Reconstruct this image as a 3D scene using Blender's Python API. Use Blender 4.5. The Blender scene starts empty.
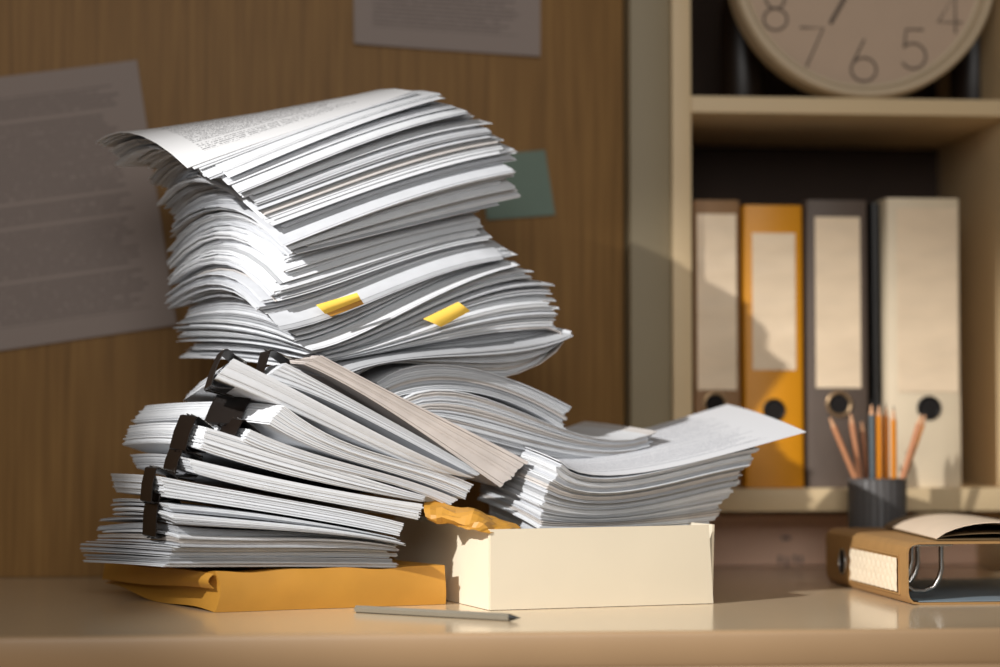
import bpy, bmesh, math, random
from mathutils import Vector, Matrix
random.seed(7)
PI = math.pi
COL = bpy.context.scene.collection
sc = bpy.context.scene

# ---------------------------------------------------------------- camera
F_PX = 1995.0
CAM = Vector((0.0, -2.1, 0.1947))
th = math.atan(91.5 / F_PX)
ps = math.atan(170.0 / F_PX * math.cos(th))
FW = Vector((math.sin(ps) * math.cos(th), math.cos(ps) * math.cos(th), math.sin(th)))
RT = Vector((math.cos(ps), -math.sin(ps), 0.0))
UP = RT.cross(FW)
cd = bpy.data.cameras.new('camera')
cam = bpy.data.objects.new('camera', cd)
COL.objects.link(cam)
cam.matrix_world = Matrix(((RT.x, UP.x, -FW.x, CAM.x), (RT.y, UP.y, -FW.y, CAM.y), (RT.z, UP.z, -FW.z, CAM.z), (0, 0, 0, 1)))
cd.sensor_width = 36.0
cd.lens = 36.0 * F_PX / 1000.0
cd.clip_start = 0.05
cd.dof.use_dof = True
cd.dof.focus_distance = 2.13
cd.dof.aperture_fstop = 1.9
sc.camera = cam


def at(px, py, Y):
    """measured position: the point of depth Y seen at this place of the photograph"""
    d = FW * F_PX + RT * (px - 500.0) + UP * (333.5 - py)
    return CAM + d * ((Y - CAM.y) / d.y)


# ---------------------------------------------------------------- materials
def nodemat(name):
    m = bpy.data.materials.new(name)
    m.use_nodes = True
    nt = m.node_tree
    return m, nt, nt.nodes['Principled BSDF']


def rgb(h, s=1.0):
    v = [int(h[i:i + 2], 16) / 255.0 for i in (0, 2, 4)]
    return tuple((c / 12.92 if c <= .04045 else ((c + .055) / 1.055) ** 2.4) * s for c in v) + (1.0,)


def mat(name, col, rough=0.6, metal=0.0, noise=0.08, scale=30.0, spec=0.5, coat=0.0, bump=0.0, stretch=(1, 1, 1)):
    m, nt, b = nodemat(name)
    tc = nt.nodes.new('ShaderNodeTexCoord')
    mp = nt.nodes.new('ShaderNodeMapping')
    mp.inputs['Scale'].default_value = stretch
    n = nt.nodes.new('ShaderNodeTexNoise')
    n.inputs['Scale'].default_value = scale
    n.inputs['Detail'].default_value = 4
    r = nt.nodes.new('ShaderNodeValToRGB')
    r.color_ramp.elements[0].position = .3
    r.color_ramp.elements[1].position = .7
    r.color_ramp.elements[0].color = tuple(c * (1 - noise) for c in col[:3]) + (1,)
    r.color_ramp.elements[1].color = tuple(min(1, c * (1 + noise)) for c in col[:3]) + (1,)
    L = nt.links.new
    L(tc.outputs['Object'], mp.inputs[0]); L(mp.outputs[0], n.inputs[0]); L(n.outputs['Fac'], r.inputs[0]); L(r.outputs[0], b.inputs['Base Color'])
    b.inputs['Roughness'].default_value = rough
    b.inputs['Metallic'].default_value = metal
    b.inputs['Specular IOR Level'].default_value = spec
    b.inputs['Coat Weight'].default_value = coat
    b.inputs['Coat Roughness'].default_value = 0.08
    if bump:
        bp = nt.nodes.new('ShaderNodeBump')
        bp.inputs['Strength'].default_value = bump
        bp.inputs['Distance'].default_value = 0.002
        L(n.outputs['Fac'], bp.inputs['Height']); L(bp.outputs[0], b.inputs['Normal'])
    return m


def text_mat(name, base, ink, lines=42.0, density=.42, chars=90.0, m0=.1, m1=.9, rough=.7, rag=True):
    """paper printed with rows of unreadable small type (uses UV: x across the row, y down the page)"""
    m, nt, b = nodemat(name)
    L = nt.links.new
    N = nt.nodes.new

    def mth(op, a, c=None, d=None):
        x = N('ShaderNodeMath'); x.operation = op
        for i, v in enumerate((a, c, d)):
            if v is None: continue
            if isinstance(v, (int, float)): x.inputs[i].default_value = v
            else: L(v, x.inputs[i])
        return x.outputs[0]
    uv = N('ShaderNodeUVMap'); sp = N('ShaderNodeSeparateXYZ'); L(uv.outputs[0], sp.inputs[0])
    U, V = sp.outputs[0], sp.outputs[1]
    row = mth('FLOOR', mth('MULTIPLY', V, lines))
    fr = mth('FRACT', mth('MULTIPLY', V, lines))
    inrow = mth('MULTIPLY', mth('GREATER_THAN', fr, .28), mth('LESS_THAN', fr, .78))
    cmb = N('ShaderNodeCombineXYZ'); L(mth('MULTIPLY', U, chars), cmb.inputs[0]); L(mth('MULTIPLY', row, 7.3), cmb.inputs[1])
    nz = N('ShaderNodeTexNoise'); nz.inputs['Scale'].default_value = 1.0; nz.inputs['Detail'].default_value = 1.0; L(cmb.outputs[0], nz.inputs[0])
    word = mth('GREATER_THAN', nz.outputs['Fac'], density)
    # ragged line ends and paragraph gaps
    c2 = N('ShaderNodeCombineXYZ'); L(mth('MULTIPLY', row, 3.7), c2.inputs[1])
    n2 = N('ShaderNodeTexWhiteNoise'); n2.noise_dimensions = '3D'; L(c2.outputs[0], n2.inputs[0])
    gap = mth('GREATER_THAN', n2.outputs[0], .12)
    right = mth('SUBTRACT', m1, mth('MULTIPLY', n2.outputs[0], .12 if rag else 0.0))
    msk = mth('MULTIPLY', mth('GREATER_THAN', U, m0), mth('LESS_THAN', U, right))
    msk = mth('MULTIPLY', msk, mth('MULTIPLY', mth('GREATER_THAN', V, .08), mth('LESS_THAN', V, .92)))
    f = mth('MULTIPLY', mth('MULTIPLY', mth('MULTIPLY', inrow, word), gap), msk)
    mx = N('ShaderNodeMix'); mx.data_type = 'RGBA'
    mx.inputs[6].default_value = base; mx.inputs[7].default_value = ink
    L(f, mx.inputs[0]); L(mx.outputs[2], b.inputs['Base Color'])
    b.inputs['Roughness'].default_value = rough
    return m


PAPER = [mat('white_paper', (.72, .735, .76, 1), .75, noise=.03, scale=60, spec=.3),
         mat('cool_paper', (.60, .615, .645, 1), .75, noise=.04, scale=60, spec=.3),
         mat('grey_paper', (.44, .45, .47, 1), .78, noise=.05, scale=60, spec=.3),
         mat('warm_paper', (.62, .585, .56, 1), .78, noise=.05, scale=60, spec=.3)]
PAPER_W = [6, 4, 2, 1.2]
BEIGE_PAPER = mat('aged_paper', (.62, .565, .53, 1), .8, noise=.08, scale=40, spec=.3)
PRINT = text_mat('printed_paper', (.78, .78, .79, 1), (.3, .3, .31, 1), 58, .47, 170, .12, .8)
PRINT_FINE = text_mat('closely_printed_paper', (.76, .77, .80, 1), (.45, .46, .5, 1), 80, .42, 220)
M = dict(
    desk=mat('cream_laminate', rgb('d6bf9e'), .2, noise=.02, scale=4, spec=.5, coat=.25),
    edge=mat('cream_edge_band', rgb('b2926e'), .35, noise=.03, scale=10),
    shelf=mat('cream_board', rgb('dcc298'), .5, noise=.02, scale=6),
    olive=mat('olive_board', rgb('94866a'), .55, noise=.03, scale=6),
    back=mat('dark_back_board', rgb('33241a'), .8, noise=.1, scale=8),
    envelope=mat('yellow_kraft', rgb('c18b34'), .5, noise=.06, scale=25, bump=.25),
    box=mat('cream_card', rgb('eadec6'), .65, noise=.02, scale=10, bump=.05),
    box_in=mat('brown_card', rgb('8a7052'), .8, noise=.05, scale=30),
    clip=mat('black_steel', rgb('130c08'), .42, noise=.1, spec=.4),
    chrome=mat('chrome_wire', (.6, .58, .55, 1), .2, 1.0, noise=.02),
    flag=mat('yellow_flag', rgb('fbd054'), .6, noise=.02),
    green=mat('green_note', rgb('728477'), .75, noise=.03),
    brown=mat('brown_binder', rgb('94704b'), .6, noise=.04),
    ochre=mat('yellow_binder', rgb('dc9208'), .45, noise=.03),
    taupe=mat('taupe_binder', rgb('5d4f45'), .55, noise=.04),
    black=mat('black_binder', rgb('17120f'), .5, noise=.1),
    cream=mat('cream_binder', rgb('e4d2b4'), .5, noise=.03),
    label=mat('binder_label', rgb('f0d8b8'), .35, noise=.06, scale=14, bump=.5, stretch=(1, 1, 3)),
    hole=mat('hole_dark', rgb('120c09'), .9, noise=.1),
    brass=mat('ring_metal', rgb('b99b76'), .3, .8, noise=.03),
    cup=mat('grey_cup', rgb('545150'), .5, noise=.05),
    wood=mat('pencil_wood', rgb('d9a57c'), .6, noise=.08, scale=60, stretch=(4, 4, 1)),
    rose=mat('bare_wood_pencil', rgb('c98a62'), .55, noise=.08, scale=60),
    dbrown=mat('brown_pencil', rgb('8f5a36'), .5, noise=.05),
    orange=mat('orange_lacquer', rgb('e08a1c'), .3, noise=.03, coat=.3),
    blue=mat('blue_grey_lacquer', rgb('5a6970'), .35, noise=.03, coat=.3),
    lead=mat('graphite', rgb('1c1a19'), .4, noise=.1),
    grey_lacq=mat('grey_lacquer', rgb('7d7668'), .35, noise=.03, coat=.2),
    kraft=mat('brown_card_file', rgb('a9814f'), .55, noise=.05, scale=50, bump=.05),
    kraft_dark=mat('file_lining', rgb('8796a0'), .6, noise=.05),
    plabel=mat('crinkled_label', rgb('ecdcc2'), .5, noise=.03),
    bag=mat('booklet_page', rgb('eed9c0'), .5, noise=.03),
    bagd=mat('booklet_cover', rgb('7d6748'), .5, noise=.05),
    rim=mat('clock_case', rgb('cab596'), .45, noise=.02),
    dial=mat('clock_dial', rgb('c2a890'), .6, noise=.02),
    ink=mat('dial_ink', rgb('54463a'), .6, noise=.05),
    pink=mat('storage_box', rgb('e3bea6'), .7, noise=.05, scale=8),
    smudge=mat('faded_print', rgb('84716c'), .8, noise=.2),
)


def wall_mat():
    m, nt, b = nodemat('brown_wood_panel')
    L = nt.links.new; N = nt.nodes.new
    tc = N('ShaderNodeTexCoord'); mp = N('ShaderNodeMapping'); mp.inputs['Scale'].default_value = (60, 60, 2.2)
    n = N('ShaderNodeTexNoise'); n.inputs['Scale'].default_value = 2.0; n.inputs['Detail'].default_value = 6
    L(tc.outputs['Object'], mp.inputs[0]); L(mp.outputs[0], n.inputs[0])
    r = N('ShaderNodeValToRGB')
    r.color_ramp.elements[0].position = .3; r.color_ramp.elements[1].position = .72
    r.color_ramp.elements[0].color = rgb('7a572b'); r.color_ramp.elements[1].color = rgb('98713d')
    L(n.outputs['Fac'], r.inputs[0]); L(r.outputs[0], b.inputs['Base Color'])
    b.inputs['Roughness'].default_value = .55
    b.inputs['Specular IOR Level'].default_value = .3
    return m


M['wall'] = wall_mat()
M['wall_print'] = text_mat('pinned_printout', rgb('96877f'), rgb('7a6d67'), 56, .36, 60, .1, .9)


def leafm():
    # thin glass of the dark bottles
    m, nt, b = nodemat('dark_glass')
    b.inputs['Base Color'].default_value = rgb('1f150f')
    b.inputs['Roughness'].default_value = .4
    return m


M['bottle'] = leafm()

# ---------------------------------------------------------------- object helpers


def link(name, me, m, parent=None):
    o = bpy.data.objects.new(name, me)
    COL.objects.link(o)
    if m is not None:
        for x in (m if isinstance(m, (list, tuple)) else [m]):
            me.materials.append(x)
    if parent is not None:
        o.parent = parent
    return o


def meshobj(name, verts, faces, m, parent=None, smooth=None, uvs=None, mats=None):
    me = bpy.data.meshes.new(name)
    if parent is not None:
        p = parent
        off = Vector((0, 0, 0))
        inv = Matrix.Identity(4)
        while p is not None:
            inv = inv @ p.matrix_basis.inverted() if False else inv
            p = p.parent
        inv = wm(parent).inverted()
        verts = [inv @ Vector(v) for v in verts]
    me.from_pydata([tuple(v) for v in verts], [], faces)
    if uvs is not None:
        l = me.uv_layers.new(name='UVMap')
        for lp in me.loops:
            l.data[lp.index].uv = uvs[lp.vertex_index]
    if mats is not None:
        for p, k in zip(me.polygons, mats): p.material_index = k
    me.update()
    bm = bmesh.new(); bm.from_mesh(me); bmesh.ops.recalc_face_normals(bm, faces=bm.faces); bm.to_mesh(me); bm.free()
    if smooth is not None:
        for p in me.polygons: p.use_smooth = True
        me.set_sharp_from_angle(angle=math.radians(smooth))
    return link(name, me, m, parent)


def wm(o):
    m = o.matrix_basis.copy()
    p = o.parent
    while p is not None:
        m = p.matrix_basis @ m
        p = p.parent
    return m


def empty(name, loc, rz=0.0):
    o = bpy.data.objects.new(name, None)
    COL.objects.link(o)
    o.empty_display_size = .02
    o.location = loc
    o.rotation_euler = (0, 0, rz)
    return o


def tag(o, label, cat, group=None, kind=None):
    o['label'] = label
    o['category'] = cat
    if group: o['group'] = group
    if kind: o['kind'] = kind
    return o


def struct(o):
    o['kind'] = 'structure'
    return o


def box_vf(x0, x1, y0, y1, z0, z1, bev=0.0, M4=None):
    bm = bmesh.new()
    bmesh.ops.create_cube(bm, size=1.0)
    for v in bm.verts:
        v.co = Vector(((x0 + x1) / 2 + v.co.x * (x1 - x0), (y0 + y1) / 2 + v.co.y * (y1 - y0), (z0 + z1) / 2 + v.co.z * (z1 - z0)))
    if bev > 0:
        bmesh.ops.bevel(bm, geom=bm.edges[:], offset=bev, segments=2, affect='EDGES', profile=.6)
    if M4 is not None:
        bmesh.ops.transform(bm, matrix=M4, verts=bm.verts)
    bm.verts.index_update()
    vs = [v.co.copy() for v in bm.verts]; fs = [[v.index for v in f.verts] for f in bm.faces]
    bm.free()
    return vs, fs


def boxo(name, x0, x1, y0, y1, z0, z1, m, parent=None, bev=0.001, M4=None):
    v, f = box_vf(x0, x1, y0, y1, z0, z1, bev, M4)
    return meshobj(name, v, f, m, parent, 40)


def tube_vf(pts, r, n=8, closed=False):
    pts = [Vector(p) for p in pts]
    k = len(pts)
    vs, fs = [], []
    prev = None
    for i, p in enumerate(pts):
        if closed: t = pts[(i + 1) % k] - pts[i - 1]
        else: t = pts[min(i + 1, k - 1)] - pts[max(i - 1, 0)]
        t.normalize()
        a = prev - t * prev.dot(t) if prev is not None else t.orthogonal()
        a.normalize(); prev = a
        b = t.cross(a)
        rr = r[i] if isinstance(r, (list, tuple)) else r
        for j in range(n):
            q = 2 * PI * j / n
            vs.append(p + (a * math.cos(q) + b * math.sin(q)) * rr)
    for i in range(k if closed else k - 1):
        for j in range(n):
            a0 = i * n + j; a1 = i * n + (j + 1) % n
            b0 = ((i + 1) % k) * n + j; b1 = ((i + 1) % k) * n + (j + 1) % n
            fs.append((a0, a1, b1, b0))
    if not closed:
        fs.append(tuple(range(n))[::-1]); fs.append(tuple((k - 1) * n + j for j in range(n)))
    return vs, fs


def slab_from_grid(grid, thick, nrm=None):
    """grid[i][j] of points -> closed thin sheet of real thickness"""
    ni, nj = len(grid), len(grid[0])
    vs, fs = [], []
    for s in (0, 1):
        for i in range(ni):
            for j in range(nj):
                a = grid[min(i + 1, ni - 1)][j] - grid[max(i - 1, 0)][j]
                b = grid[i][min(j + 1, nj - 1)] - grid[i][max(j - 1, 0)]
                n = a.cross(b); n.normalize()
                vs.append(grid[i][j] + n * (thick * (.5 - s)))
    N = ni * nj
    for i in range(ni - 1):
        for j in range(nj - 1):
            q = (i * nj + j, (i + 1) * nj + j, (i + 1) * nj + j + 1, i * nj + j + 1)
            fs.append(q); fs.append(tuple(N + x for x in q[::-1]))
    per = [(i, 0) for i in range(ni)] + [(ni - 1, j) for j in range(1, nj)] + [(i, nj - 1) for i in range(ni - 2, -1, -1)] + [(0, j) for j in range(nj - 2, 0, -1)]
    for a, b in zip(per, per[1:] + per[:1]):
        ia, ib = a[0] * nj + a[1], b[0] * nj + b[1]
        fs.append((ia, ib, N + ib, N + ia))
    uv = [(i / (ni - 1), j / (nj - 1)) for _ in (0, 1) for i in range(ni) for j in range(nj)]
    return vs, fs, uv


# ---------------------------------------------------------------- paper piles
def lag4(p, u):
    a, b, c, d = p
    w0 = -(9 / 2) * (u - 1 / 3) * (u - 2 / 3) * (u - 1)
    w1 = (27 / 2) * u * (u - 2 / 3) * (u - 1)
    w2 = -(27 / 2) * u * (u - 1 / 3) * (u - 1)
    w3 = (9 / 2) * u * (u - 1 / 3) * (u - 2 / 3)
    return a * w0 + b * w1 + c * w2 + d * w3


class Level:
    """one sheet's bent shape: near long edge F(u), near short edge G(v), drop of the far corner K"""
    def __init__(s, F, G, y0, yF=.12, yG=.17, K=0.0):
        x0, x3 = F[0][0], F[3][0]
        s.F = [at(x, y, y0 + yF * (x - x0) / (x3 - x0)) for x, y in F]
        o = s.F[0]
        s.g1 = at(G[0][0], G[0][1], y0 + yG * .5) - o
        s.g2 = at(G[1][0], G[1][1], y0 + yG) - o
        s.K = K

    def P(s, u, v):
        a = lag4(s.F, u)
        g = s.g1 * (4 * v * (1 - v)) + s.g2 * (2 * v * v - v)
        r = a + g
        r.z += s.K * u * v
        return r


def surf(levels, t, u, v):
    i = min(int(t), len(levels) - 2); f = t - i
    return levels[i].P(u, v).lerp(levels[i + 1].P(u, v), f)


def sheaf_mesh(levels, t0, t1, rect, gap0=.06, gap1=.3, layer=.0007, nu=14, nv=7, wave=0.0, groove=1.0, depths=(.0004, .0008, .0012, .0026), face=.76, most=14):
    """a sheaf between t0 and t1: top and bottom pages and a comb of page edges round it, one closed body"""
    u0, u1, v0, v1 = rect
    h = (surf(levels, t1, .5, .1) - surf(levels, t0, .5, .1)).length
    nl = max(1, min(most, int(round(h / layer))))
    cols = [(i, j) for i in range(nu + 1) for j in range(nv + 1)]
    per = [(i, 0) for i in range(nu + 1)] + [(nu, j) for j in range(1, nv + 1)] + [(i, nv) for i in range(nu - 1, -1, -1)] + [(0, j) for j in range(nv - 1, 0, -1)]
    vs, fs, uv = [], [], []
    ph = random.uniform(0, 6.28); ph2 = random.uniform(0, 6.28)

    def pt(u, v, w):
        fill = 1 - gap0 - gap1 * max(0, min(1, v)) - wave * (.5 + .5 * math.sin(7 * u + ph)) * (.4 + .6 * math.sin(5 * v + ph2) ** 2)
        return surf(levels, t0 + (t1 - t0) * w * max(.15, fill), u, v)

    def ring(w, ins, du, dv):
        st = len(vs)
        for i, j in per:
            u = u0 + (u1 - u0) * i / nu; v = v0 + (v1 - v0) * j / nv
            if i == 0: u += ins / .297
            if i == nu: u -= ins / .297
            if j == 0: v += ins / .21
            if j == nv: v -= ins / .21
            vs.append(pt(u + du, v + dv, w)); uv.append(((i / nu), (j / nv)))
        return list(range(st, st + len(per)))

    def cap(rg, w, du, dv):
        idx = dict(zip(per, rg))
        for i, j in cols:
            if (i, j) not in idx:
                u = u0 + (u1 - u0) * i / nu; v = v0 + (v1 - v0) * j / nv
                idx[(i, j)] = len(vs); vs.append(pt(u + du, v + dv, w)); uv.append((i / nu, j / nv))
        for i in range(nu):
            for j in range(nv):
                fs.append((idx[(i, j)], idx[(i + 1, j)], idx[(i + 1, j + 1)], idx[(i, j + 1)]))

    def bridge(a, b):
        n = len(a)
        for k in range(n):
            fs.append((a[k], a[(k + 1) % n], b[(k + 1) % n], b[k]))
    prev = None
    du = dv = 0
    ws = [random.uniform(.5, 1.6) for _ in range(nl)]; cw = [0.0]
    for x in ws: cw.append(cw[-1] + x / sum(ws))
    for k in range(nl):
        du = random.gauss(0, .0011) / .297; dv = random.gauss(0, .0011) / .21
        w0 = cw[k]; w1 = cw[k] + (cw[k + 1] - cw[k]) * face if k < nl - 1 else 1.0
        gr = random.choice(depths) * groove
        lo = ring(w0, 0, du, dv)
        if prev is None:
            cap(lo, w0, du, dv)
        else:
            bridge(prev, lo)
        hi = ring(w1, 0, du, dv); bridge(lo, hi)
        prev = hi
        if k < nl - 1:
            g0 = ring(w1, gr, du, dv); bridge(hi, g0)
            g1 = ring(cw[k + 1], gr, du, dv); bridge(g0, g1)
            prev = g1
    cap(prev, 1.0, du, dv)
    return vs, fs, uv


def make_sheaf(name, levels, t0, t1, rect, m, **k):
    v, f, uv = sheaf_mesh(levels, t0, t1, rect, **k)
    return meshobj(name, v, f, m, None, 35, uv)


def pickpaper():
    return random.choices(PAPER, PAPER_W)[0]


def pile(levels, seglab, group, height=.0052, ju=.012, jv=.012,  top_mat=None, first=None, last=None, jitter_scale=None, gap1=.3, wave=0.0, g0=.05, g0x=.12):
    """fill the stretch between the levels with separate sheaves, sliding each a little in its own plane"""
    out = []
    for i in range(len(levels) - 1):
        a = levels[i].P(.5, .15); b = levels[i + 1].P(.5, .15)
        hh = (b - a).length
        n = max(1, int(round(hh / height)))
        cuts = [0.0]
        ws = [random.uniform(.45, 1.6) for _ in range(n)]
        tot = sum(ws)
        for w in ws: cuts.append(cuts[-1] + w / tot)
        cdu = cdv = 0.0
        for k in range(n):
            if k == 0 or random.random() < .38:
                cdu = random.gauss(0, ju); cdv = random.gauss(0, jv)
            du = (cdu + random.gauss(0, ju * .4)) / .297; dv = (cdv + random.gauss(0, jv * .3)) / .21
            lu = random.gauss(0, .004) / .297
            o = make_sheaf('paper_sheaf', levels, i + cuts[k], i + cuts[k + 1], (du, 1 + du + lu, dv, 1 + dv), pickpaper(), gap0=g0 + (g0x if random.random() < .3 else 0), gap1=gap1, wave=wave)
            tag(o, seglab[i], 'paper', group[i] if isinstance(group, list) else group)
            out.append(o)
    if last and out: out[-1]['label'] = last; del out[-1]['group']
    if first and out: out[0]['label'] = first; del out[0]['group']
    return out


# ---- envelope under the clipped piles --------------------------------
def envelope():
    e = empty('padded_envelope', at(215, 610, 0.0))
    tag(e, 'thick yellow kraft envelope lying flat on the desk under the clipped paper pile', 'envelope')
    A = at(215, 610, 0.0); A.z = 0.0005
    B = at(445, 600, .075); B.z = 0.0005
    Cc = Vector((-.262, .27, .0005))
    ex = (B - A); ex.normalize()
    ey = (Cc - A); Ly = ey.length; ey.normalize(); Lx = (B - A).length
    H = .042
    rnd = random.Random(3)
    # body: closed box grid with crumpled sides
    nu, nv, nw = 18, 18, 6

    def P(a, b, w):
        p = A + ex * (a * Lx) + ey * (b * Ly)
        z = H * w
        lift = .0
        # the rear left corner lifts and pinches
        pinch = max(0, b - .25) * (1 - a) * .012
        z = z * (1 - .18 * b * (1 - a)) + pinch * (1 - w)
        # gusset crease on the left side, folded inwards
        if a < .12:
            k = (1 - a / .12)
            p += ex * (k * .012 * math.sin(PI * w) * (.35 + b * .9))
            z += k * .003 * math.sin(9 * b + 3 * w)
        if b < .06:
            k = 1 - b / .06
            p += -ey * k * (.0022 * math.sin(PI * w) + .0012 * math.sin(14 * a + 4 * w))
        z += .0012 * math.sin(11 * a + 3) * w * (1 - b) + .0008 * math.sin(23 * a + 1) * w
        return Vector((p.x, p.y, max(z, .0003)))
    bm = bmesh.new()
    cache = {}

    def V(i, j, k):
        if (i, j, k) not in cache:
            cache[(i, j, k)] = bm.verts.new(P(i / nu, j / nv, k / nw))
        return cache[(i, j, k)]
    for i in range(nu):
        for j in range(nv):
            bm.faces.new((V(i, j, 0), V(i, j + 1, 0), V(i + 1, j + 1, 0), V(i + 1, j, 0)))
            bm.faces.new((V(i, j, nw), V(i + 1, j, nw), V(i + 1, j + 1, nw), V(i, j + 1, nw)))
    for k in range(nw):
        for i in range(nu):
            bm.faces.new((V(i, 0, k), V(i + 1, 0, k), V(i + 1, 0, k + 1), V(i, 0, k + 1)))
            bm.faces.new((V(i, nv, k), V(i, nv, k + 1), V(i + 1, nv, k + 1), V(i + 1, nv, k)))
        for j in range(nv):
            bm.faces.new((V(0, j, k), V(0, j, k + 1), V(0, j + 1, k + 1), V(0, j + 1, k)))
            bm.faces.new((V(nu, j, k), V(nu, j + 1, k), V(nu, j + 1, k + 1), V(nu, j, k + 1)))
    bm.verts.index_update()
    vs = [v.co.copy() for v in bm.verts]; fs = [[v.index for v in f.verts] for f in bm.faces]; bm.free()
    meshobj('envelope_body', vs, fs, M['envelope'], e, 38)
    # side flap folded over the left edge, a loose ear at the near corner
    g = []
    for i in range(9):
        b = i / 8
        row = []
        for j in range(5):
            q = j / 4
            p = A + ey * (b * Ly * .97 + .001) - ex * (.0012 + .006 * math.sin(PI * q) * (1 - b) + .004 * q * b)
            z = .004 + (H - .006) * (1 - q * (.42 + .25 * b)) * (1 - .12 * b) + .001 * math.sin(8 * b)
            row.append(Vector((p.x, p.y, z)))
        g.append(row)
    v, f, uv = slab_from_grid(g, .0007)
    meshobj('side_flap', v, f, M['envelope'], e, 60)


envelope()

# ---- lower left pile ---------------------------------------------------
D = [Level([(165, 567), (245, 567), (325, 567), (400, 568)], [(125, 564), (86, 562)], 0, .06, .17),
     Level([(176, 551), (250, 551), (325, 551), (396, 553)], [(135, 548), (84, 545)], 0, .06, .17),
     Level([(172, 533), (250, 536), (325, 537), (390, 545)], [(140, 528), (92, 530)], 0, .06, .17),
     Level([(165, 503), (240, 511), (325, 524), (397, 538)], [(138, 497), (113, 497)], 0, .06, .17)]
pile(D, ['thin loose white sheaf on the yellow envelope, corner fanning out to the left',
         'grey-edged loose sheaf in the unclipped low pile just above the yellow envelope',
         'thin white sheaf in the loose layers right below the lowest black binder clip'],
     ['loose sheaves lying on the envelope', 'grey-edged sheaves of the low pile', 'loose sheaves below the lowest clip'],
     height=.0036, ju=.004, jv=.014, gap1=.35, wave=.25, first='bottommost loose sheaf lying directly on the yellow kraft envelope')

BUN = []


def bundle(name, Fb, Ft, Gm, Ge, y0, label, yF=.06, yG=.17, n=1, m=None, top=None, gap1=.1, dG=0, layer=.0015):
    lo = Level(Fb, [(Fb[0][0] + Gm[0], Fb[0][1] + Gm[1]), (Fb[0][0] + Ge[0], Fb[0][1] + Ge[1])], y0, yF, yG)
    hi = Level(Ft, [(Ft[0][0] + Gm[0], Ft[0][1] + Gm[1]), (Ft[0][0] + Ge[0] + dG, Ft[0][1] + Ge[1])], y0, yF, yG)
    v, f, uv = sheaf_mesh([lo, hi], 0, 1, (0, 1, 0, 1), gap0=.02, gap1=gap1, layer=layer * .6, depths=(.0001, .0002, .0003, .0005, .0028), face=.88, most=18)
    o = meshobj(name, v, f, m or PAPER[0], None, 35, uv)
    tag(o, label, 'paper')
    BUN.append((lo, hi))
    return lo, hi


b5 = bundle('clipped_document', [(166, 497), (242, 508), (328, 522), (399, 536)], [(160, 476), (240, 491), (330, 507), (404, 523)], (-24, -3), (-50, -5), .0, 'thick clipped document with an uneven left corner, lowest of the clipped stack', yG=.17)
b4 = bundle('clipped_document', [(195, 473), (262, 490), (342, 505), (418, 520)], [(188, 458), (262, 475), (342, 491), (424, 504)], (-28, -5), (-58, -5), .0, 'clipped document second up from the bottom of the clipped stack, bowed edge', )
b3 = bundle('clipped_document', [(199, 449), (272, 471), (347, 488), (422, 502)], [(207, 427), (277, 449), (350, 473), (426, 496)], (-36, -6), (-76, -4), .0, 'thick clipped document with dark lines along its edge, third up in the clipped stack')
b25 = bundle('stapled_document', [(243, 441), (314, 465), (384, 482), (448, 506)], [(250, 429), (322, 456), (390, 475), (458, 499)], (-30, -4), (-60, -6), .008, 'thin stapled document with small print on its corner, under the two large clips')
b2 = bundle('clipped_document', [(268, 424), (335, 455), (400, 475), (464, 499)], [(283, 405), (348, 443), (412, 463), (472, 484)], (-66, -5), (-136, -2), .012, 'clipped document whose pale end sticks out far left, grey right end above the yellow paper', layer=.0018)
b1 = bundle('clipped_document', [(215, 378), (290, 410), (360, 442), (430, 471)], [(234, 358), (312, 398), (394, 441), (476, 478)], (-14, 10), (-32, 22), .0, 'large bright white clipped document sloping down to the right, top of the clipped stack', layer=.003)
b0 = bundle('clipped_document', [(262, 379), (330, 402), (402, 438), (476, 476)], [(287, 363), (350, 398), (415, 434), (482, 473)], (-24, 5), (-50, 14), .018, 'thin bright clipped document lying on top of the large white one', layer=.002)
ee = bundle('bound_brochure', [(303, 364), (372, 400), (440, 445), (500, 487)], [(322, 355), (394, 393), (462, 427), (529, 461)], (-20, -2), (-45, -8), .03, 'beige soft bound paper bundle sagging to the right beside the bright white documents', yF=.05, m=BEIGE_PAPER, layer=.0021)
pass

# ---- binder clips --------------------------------------------------------


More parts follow.
